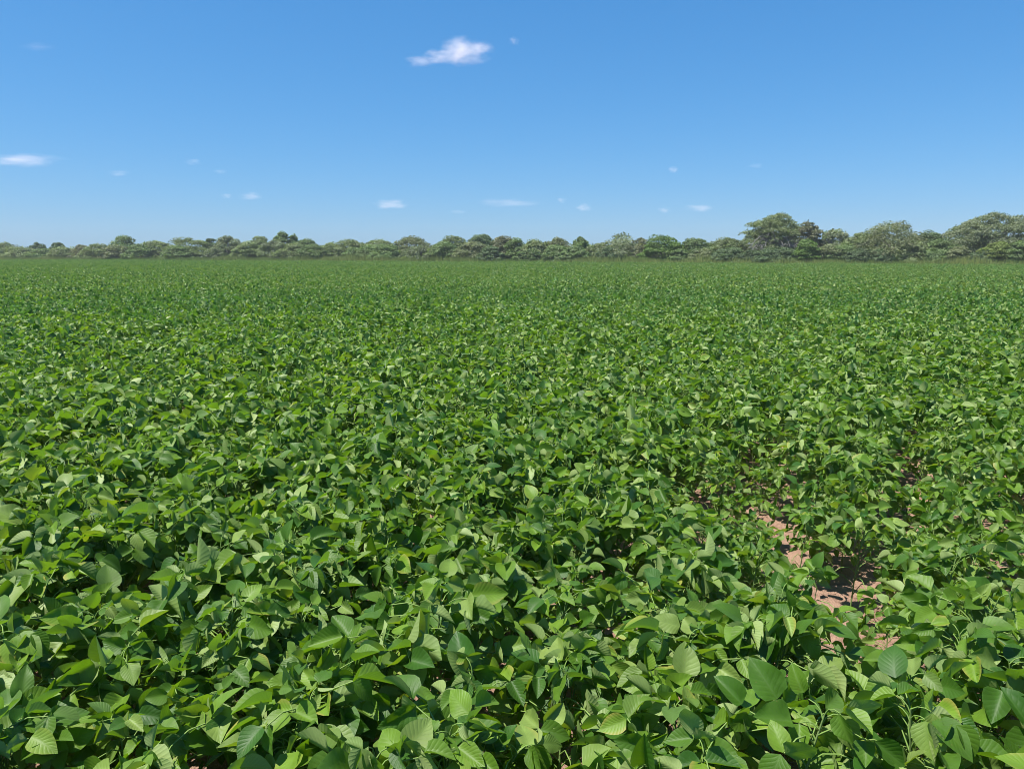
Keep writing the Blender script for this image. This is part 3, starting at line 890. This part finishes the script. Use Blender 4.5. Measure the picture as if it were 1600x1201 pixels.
# --- the rest of the field: one object, instanced
lib = bpy.data.collections.new('field_plants')
def lib_add(name, me): lib.objects.link(bpy.data.objects.new(name, me))
NA, NB, NC = 14, 12, 8
for i in range(NA):                                       # whole plants with veined leaves
    q = random.Random(900 + i); ls, ss = Soup(), Soup()
    plan_to_soup(plant_plan(q, leaves=19, steep=.12), L1, ls, ss, q)
    lib_add('a_plant_%02d' % i, two_material_mesh('field_plant', ls, ss, LEAF, PETIOLE))
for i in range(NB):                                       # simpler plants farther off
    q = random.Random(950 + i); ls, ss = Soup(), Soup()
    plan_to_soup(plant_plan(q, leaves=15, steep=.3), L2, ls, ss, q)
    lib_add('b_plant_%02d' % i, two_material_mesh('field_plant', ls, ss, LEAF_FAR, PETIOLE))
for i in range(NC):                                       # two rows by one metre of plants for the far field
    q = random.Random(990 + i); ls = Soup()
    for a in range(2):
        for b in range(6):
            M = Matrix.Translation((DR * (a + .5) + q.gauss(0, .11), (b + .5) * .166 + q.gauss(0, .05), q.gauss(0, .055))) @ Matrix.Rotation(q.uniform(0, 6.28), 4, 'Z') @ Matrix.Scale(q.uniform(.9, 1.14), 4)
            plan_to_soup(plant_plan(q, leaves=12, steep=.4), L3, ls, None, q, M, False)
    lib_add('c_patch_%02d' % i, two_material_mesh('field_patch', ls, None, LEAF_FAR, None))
rest = ~ind
P1 = PTS[rest]; D1 = PD[rest]
var1 = np.where(D1 < rng.uniform(9, 21, len(P1)), rng.integers(0, NA, len(P1)), NA + rng.integers(0, NB, len(P1)))
rot1 = np.stack([rng.normal(0, .07, len(P1)), rng.normal(0, .07, len(P1)), rng.uniform(0, 6.28, len(P1))], 1)
scl1 = size[rest]
ii, jj = np.meshgrid(np.arange(-140, 240), np.arange(-20, 260))
P2 = (ii.ravel() * 2 * DR)[:, None] * rp + (jj.ravel() * 1.0)[:, None] * rd
a2 = np.degrees(np.arctan2(P2[:, 0], P2[:, 1])); d2 = np.hypot(P2[:, 0], P2[:, 1])
ctr = P2 + rp * DR + rd * .5
dc = np.hypot(ctr[:, 0], ctr[:, 1])
m2 = (dc > R_SINGLE - .3) & (np.abs(a2) < 46) & (line_dist(ctr[:, 0], ctr[:, 1]) > 3.0) & (P2[:, 1] > 5)
P2 = P2[m2]
var2 = NA + NB + rng.integers(0, NC, len(P2))
flip = rng.integers(0, 2, len(P2))
base_rot = -ROW_AZ
# local +X along rp, +Y along rd; a half turn moves the origin to the opposite corner
P2 = np.where(flip[:, None] == 1, P2 + rp * 2 * DR + rd * 1.0, P2)
rot2 = np.stack([np.zeros(len(P2)), np.zeros(len(P2)), base_rot + flip * math.pi], 1)
scl2 = np.stack([np.ones(len(P2)), np.ones(len(P2)), .92 + .2 * vnoise(P2[:, 0] + 300, P2[:, 1] + 300, 6, 14)], 1)
allP = np.concatenate([P1, P2]); allP = np.concatenate([allP, np.zeros((len(allP), 1))], 1)
me = bpy.data.meshes.new('soybean_field')
me.vertices.add(len(allP)); me.vertices.foreach_set('co', allP.astype(np.float32).ravel())
at = me.attributes.new('variant', 'INT', 'POINT'); at.data.foreach_set('value', np.concatenate([var1, var2]).astype(np.int32))
at = me.attributes.new('turn', 'FLOAT_VECTOR', 'POINT'); at.data.foreach_set('vector', np.concatenate([rot1, rot2]).astype(np.float32).ravel())
at = me.attributes.new('size', 'FLOAT_VECTOR', 'POINT'); at.data.foreach_set('vector', np.concatenate([np.repeat(scl1[:, None], 3, 1), scl2]).astype(np.float32).ravel())
field = obj('soybean_field', me)
tag(field, 'dense green soybean crop stretching away to the hedge line', kind='stuff')
ng = bpy.data.node_groups.new('field_instances', 'GeometryNodeTree')
ng.interface.new_socket('Geometry', in_out='INPUT', socket_type='NodeSocketGeometry')
ng.interface.new_socket('Geometry', in_out='OUTPUT', socket_type='NodeSocketGeometry')
gi, go = ng.nodes.new('NodeGroupInput'), ng.nodes.new('NodeGroupOutput')
ci = ng.nodes.new('GeometryNodeCollectionInfo'); ci.inputs['Collection'].default_value = lib
ci.inputs['Separate Children'].default_value = True; ci.inputs['Reset Children'].default_value = True
iop = ng.nodes.new('GeometryNodeInstanceOnPoints'); iop.inputs['Pick Instance'].default_value = True
def named(nm, ty):
    n = ng.nodes.new('GeometryNodeInputNamedAttribute'); n.data_type = ty; n.inputs['Name'].default_value = nm
    return n.outputs['Attribute']
e2r = ng.nodes.new('FunctionNodeEulerToRotation')
ng.links.new(named('turn', 'FLOAT_VECTOR'), e2r.inputs[0])
ng.links.new(gi.outputs[0], iop.inputs['Points']); ng.links.new(ci.outputs[0], iop.inputs['Instance'])
ng.links.new(named('variant', 'INT'), iop.inputs['Instance Index'])
ng.links.new(e2r.outputs[0], iop.inputs['Rotation']); ng.links.new(named('size', 'FLOAT_VECTOR'), iop.inputs['Scale'])
ng.links.new(iop.outputs[0], go.inputs[0])
mod = field.modifiers.new('instances', 'NODES'); mod.node_group = ng
print('individuals', len(order), 'farthest', PD[order[-1]], 'rest', len(P1), 'patches', len(P2))

# soil clods in the gaps
def clods():
    r = np.random.default_rng(31); q = random.Random(31)
    s = Soup()
    ico = [(0, 0, 1)] + [(math.cos(a) * .9, math.sin(a) * .9, .35) for a in np.arange(5) * 1.2566] + [(math.cos(a) * .95, math.sin(a) * .95, -.35) for a in np.arange(5) * 1.2566 + .628]
    F = [(0, 1 + i, 1 + (i + 1) % 5) for i in range(5)] + [(1 + i, 6 + i, 1 + (i + 1) % 5) for i in range(5)] + [(6 + i, 6 + (i + 1) % 5, 1 + (i + 1) % 5) for i in range(5)]
    n = 0
    while n < 700:
        x, y = q.uniform(.3, 6.2), q.uniform(1.6, 8.5)
        if q.random() > gap_value(np.array(x), np.array(y)) + .06: continue
        k = .008 + .03 * q.random() ** 3
        V = np.array(ico) * k * (1 + r.normal(0, .18, (11, 1))) * np.array([q.uniform(.8, 1.4), q.uniform(.8, 1.4), q.uniform(.5, .9)])
        V = V @ rotm((0, 0, q.uniform(0, 6.3))).T + np.array([x, y, k * .1])
        s.add(V, F); n += 1
    tag(obj('soil_clods', s.mesh('soil_clods', SOIL, False)), 'small reddish soil clods lying in the bare gaps', kind='stuff')
clods()

def litter():
    q = random.Random(77); s_ = Soup()
    DRY = simple('dry_litter', (0.20, 0.12, 0.055), (0.36, 0.26, 0.14), 30, 0.85)
    for i in range(900):
        x, y = q.uniform(-.5, 6.5), q.uniform(1.5, 9)
        if q.random() > gap_value(np.array(x), np.array(y)) * .8 + .25: continue
        l = q.uniform(.012, .045); w = l * q.choice((.1, .12, .55))
        V = np.array([(-l, 0, 0), (0, -w, .004), (l, 0, .002), (0, w, .006)]) @ rotm((q.gauss(0, .2), q.gauss(0, .2), q.uniform(0, 6.3))).T + np.array([x, y, .03])
        s_.add(V, [(0, 1, 2, 3)])
    tag(obj('dry_litter', s_.mesh('dry_litter', DRY, False)), 'dry brown leaf scraps and straw lying on the bare soil', kind='stuff')
litter()

# ------------------------------------------------------------------ clouds
def cloud_material(dens, seed, thr, scale):
    m = bpy.data.materials.new('cloud_vapour')
    t = NT(m)
    oc = t.node('ShaderNodeTexCoord').outputs['Object']
    mp = t.node('ShaderNodeVectorMath', operation='ADD'); t.l.new(oc, mp.inputs[0]); mp.inputs[1].default_value = (seed * 7.3, seed * 3.1, seed * 1.7)
    ln = t.node('ShaderNodeVectorMath', operation='LENGTH'); t.l.new(oc, ln.inputs[0])
    n = t.noise(mp.outputs[0], scale, 5.0, 0.6)
    f = t.math('SUBTRACT', t.math('ADD', t.math('MULTIPLY', n, 1.9), t.math('MULTIPLY', t.math('POWER', ln.outputs['Value'], 2.0), -1.0)), thr)
    f = t.maprange(f, 0.0, 1.25, 0.0, 1.0, True)
    f = t.math('MULTIPLY', f, dens)
    pv = t.node('ShaderNodeVolumePrincipled')
    pv.inputs['Color'].default_value = (1, 1, 1, 1); pv.inputs['Anisotropy'].default_value = 0.0
    t.l.new(f, pv.inputs['Density'])
    t.l.new(pv.outputs[0], t.out.inputs['Volume'])
    return m
def ico_ball(sub=3):
    import bmesh
    bm = bmesh.new(); bmesh.ops.create_icosphere(bm, subdivisions=sub, radius=1.0)
    return bm
def ball_mesh(mat):
    bm = ico_ball(); me = bpy.data.meshes.new('cloud'); bm.to_mesh(me); bm.free(); me.materials.append(mat); return me
CLOUD_GROUP = 'small white clouds in the blue sky'
ALT = 1300.0
def cloud_at(px, py):
    d = ray(px, py); k = ALT / d.z
    return Vector((0, 0, CAM_H)) + d * k, k                # k: metres per unit of normalised image plane
CL = [ # px, py, half w, half h, optical depth, label
 (34, 251, 62, 10, 1.7, 'white cloud trailing off the left edge of the sky'),
 (803, 64, 9, 6, .7, 'tiny wisp of cloud just right of the largest cloud'),
 (302, 253, 14, 5, .5, 'small faint cloud upper of the pair left of centre'),
 (186, 271, 18, 5, .5, 'thin faint cloud between the left edge cloud and the small faint pair'),
 (344, 268, 11, 4, .4, 'very faint cloud just below and right of the small faint cloud'),
 (391, 307, 20, 6, .9, 'low white cloud right one of the close pair on the left'),
 (354, 306, 9, 4, .7, 'small low cloud left one of the close pair on the left'),
 (612, 319, 28, 8, 1.5, 'bright low oval cloud above the hedge left of centre'),
 (797, 317, 46, 7, 1.0, 'long thin low cloud in the middle of the sky'),
 (878, 313, 8, 4, .8, 'tiny low cloud just right of the long thin cloud'),
 (912, 324, 13, 6, 1.1, 'small low cloud second to the right of the long thin cloud'),
 (715, 331, 14, 3, .4, 'faint streak of cloud just above the hedge near centre'),
 (1052, 265, 9, 5, .9, 'small lone cloud high above the right middle hedge'),
 (1181, 259, 12, 4, .4, 'faint lone cloud high above the umbrella tree'),
 (1092, 325, 24, 6, 1.0, 'low cloud left of the umbrella tree, larger of two'),
 (1038, 328, 12, 5, .7, 'low cloud left of the umbrella tree, smaller of two'),
 (60, 73, 26, 6, .3, 'barely visible wisp high in the left of the sky'),
]
for n_, (px, py, hw, hh, od, label) in enumerate(CL):
    c, k = cloud_at(px, py)
    rx, rz = hw * k / F_PX * 1.4, hh * k / F_PX * 1.45
    ry = max(rz, rx * .5)
    o = obj('cloud', ball_mesh(cloud_material(od * .32 / (ry * .9), n_ + 1, .34, 1.7)), None, c, (0, 0, 0), (rx, ry, rz))
    tag(o, label, 'cloud', CLOUD_GROUP)
c0, k0 = cloud_at(708, 83)
root = empty('cloud', c0)
tag(root, 'largest white cloud high in the middle of the sky with a tail at its left', 'cloud', CLOUD_GROUP)
for n_, (px, py, hw, hh, od) in enumerate([(722, 78, 34, 17, 2.6), (752, 76, 20, 11, 1.4), (690, 89, 30, 11, 1.9), (657, 96, 24, 8, 1.2), (728, 92, 34, 10, 1.2)]):
    p = at_depth(px, py, c0.y)
    rx, rz = hw * k0 / F_PX * 1.35, hh * k0 / F_PX * 1.4
    ry = max(rz, rx * .7)
    obj('cloud_lobe', ball_mesh(cloud_material(od * .34 / (ry * .9), n_ + 40, .28, 1.9)), root, p - c0, (0, 0, 0), (rx, ry, rz))

# ------------------------------------------------------------------ haze
hz = bpy.data.materials.new('air_haze')
t = NT(hz)
pv = t.node('ShaderNodeVolumePrincipled')
pv.inputs['Color'].default_value = (0.86, 0.93, 1.0, 1); pv.inputs['Density'].default_value = 0.00033; pv.inputs['Anisotropy'].default_value = 0.0
t.l.new(pv.outputs[0], t.out.inputs['Volume'])
hx, hy0, hy1, hz0, hz1 = 230.0, -30.0, 225.0, -1.0, 9.5
hv = np.array([(sx * hx, yy, zz) for zz in (hz0, hz1) for yy in (hy0, hy1) for sx in (-1, 1)])
hf = np.array([(0, 2, 3, 1), (4, 5, 7, 6), (0, 1, 5, 4), (2, 6, 7, 3), (0, 4, 6, 2), (1, 3, 7, 5)])
haze = obj('haze', mesh_np('haze', hv, hf, hz, False))
tag(haze, 'thin blue summer haze over the field', kind='stuff')
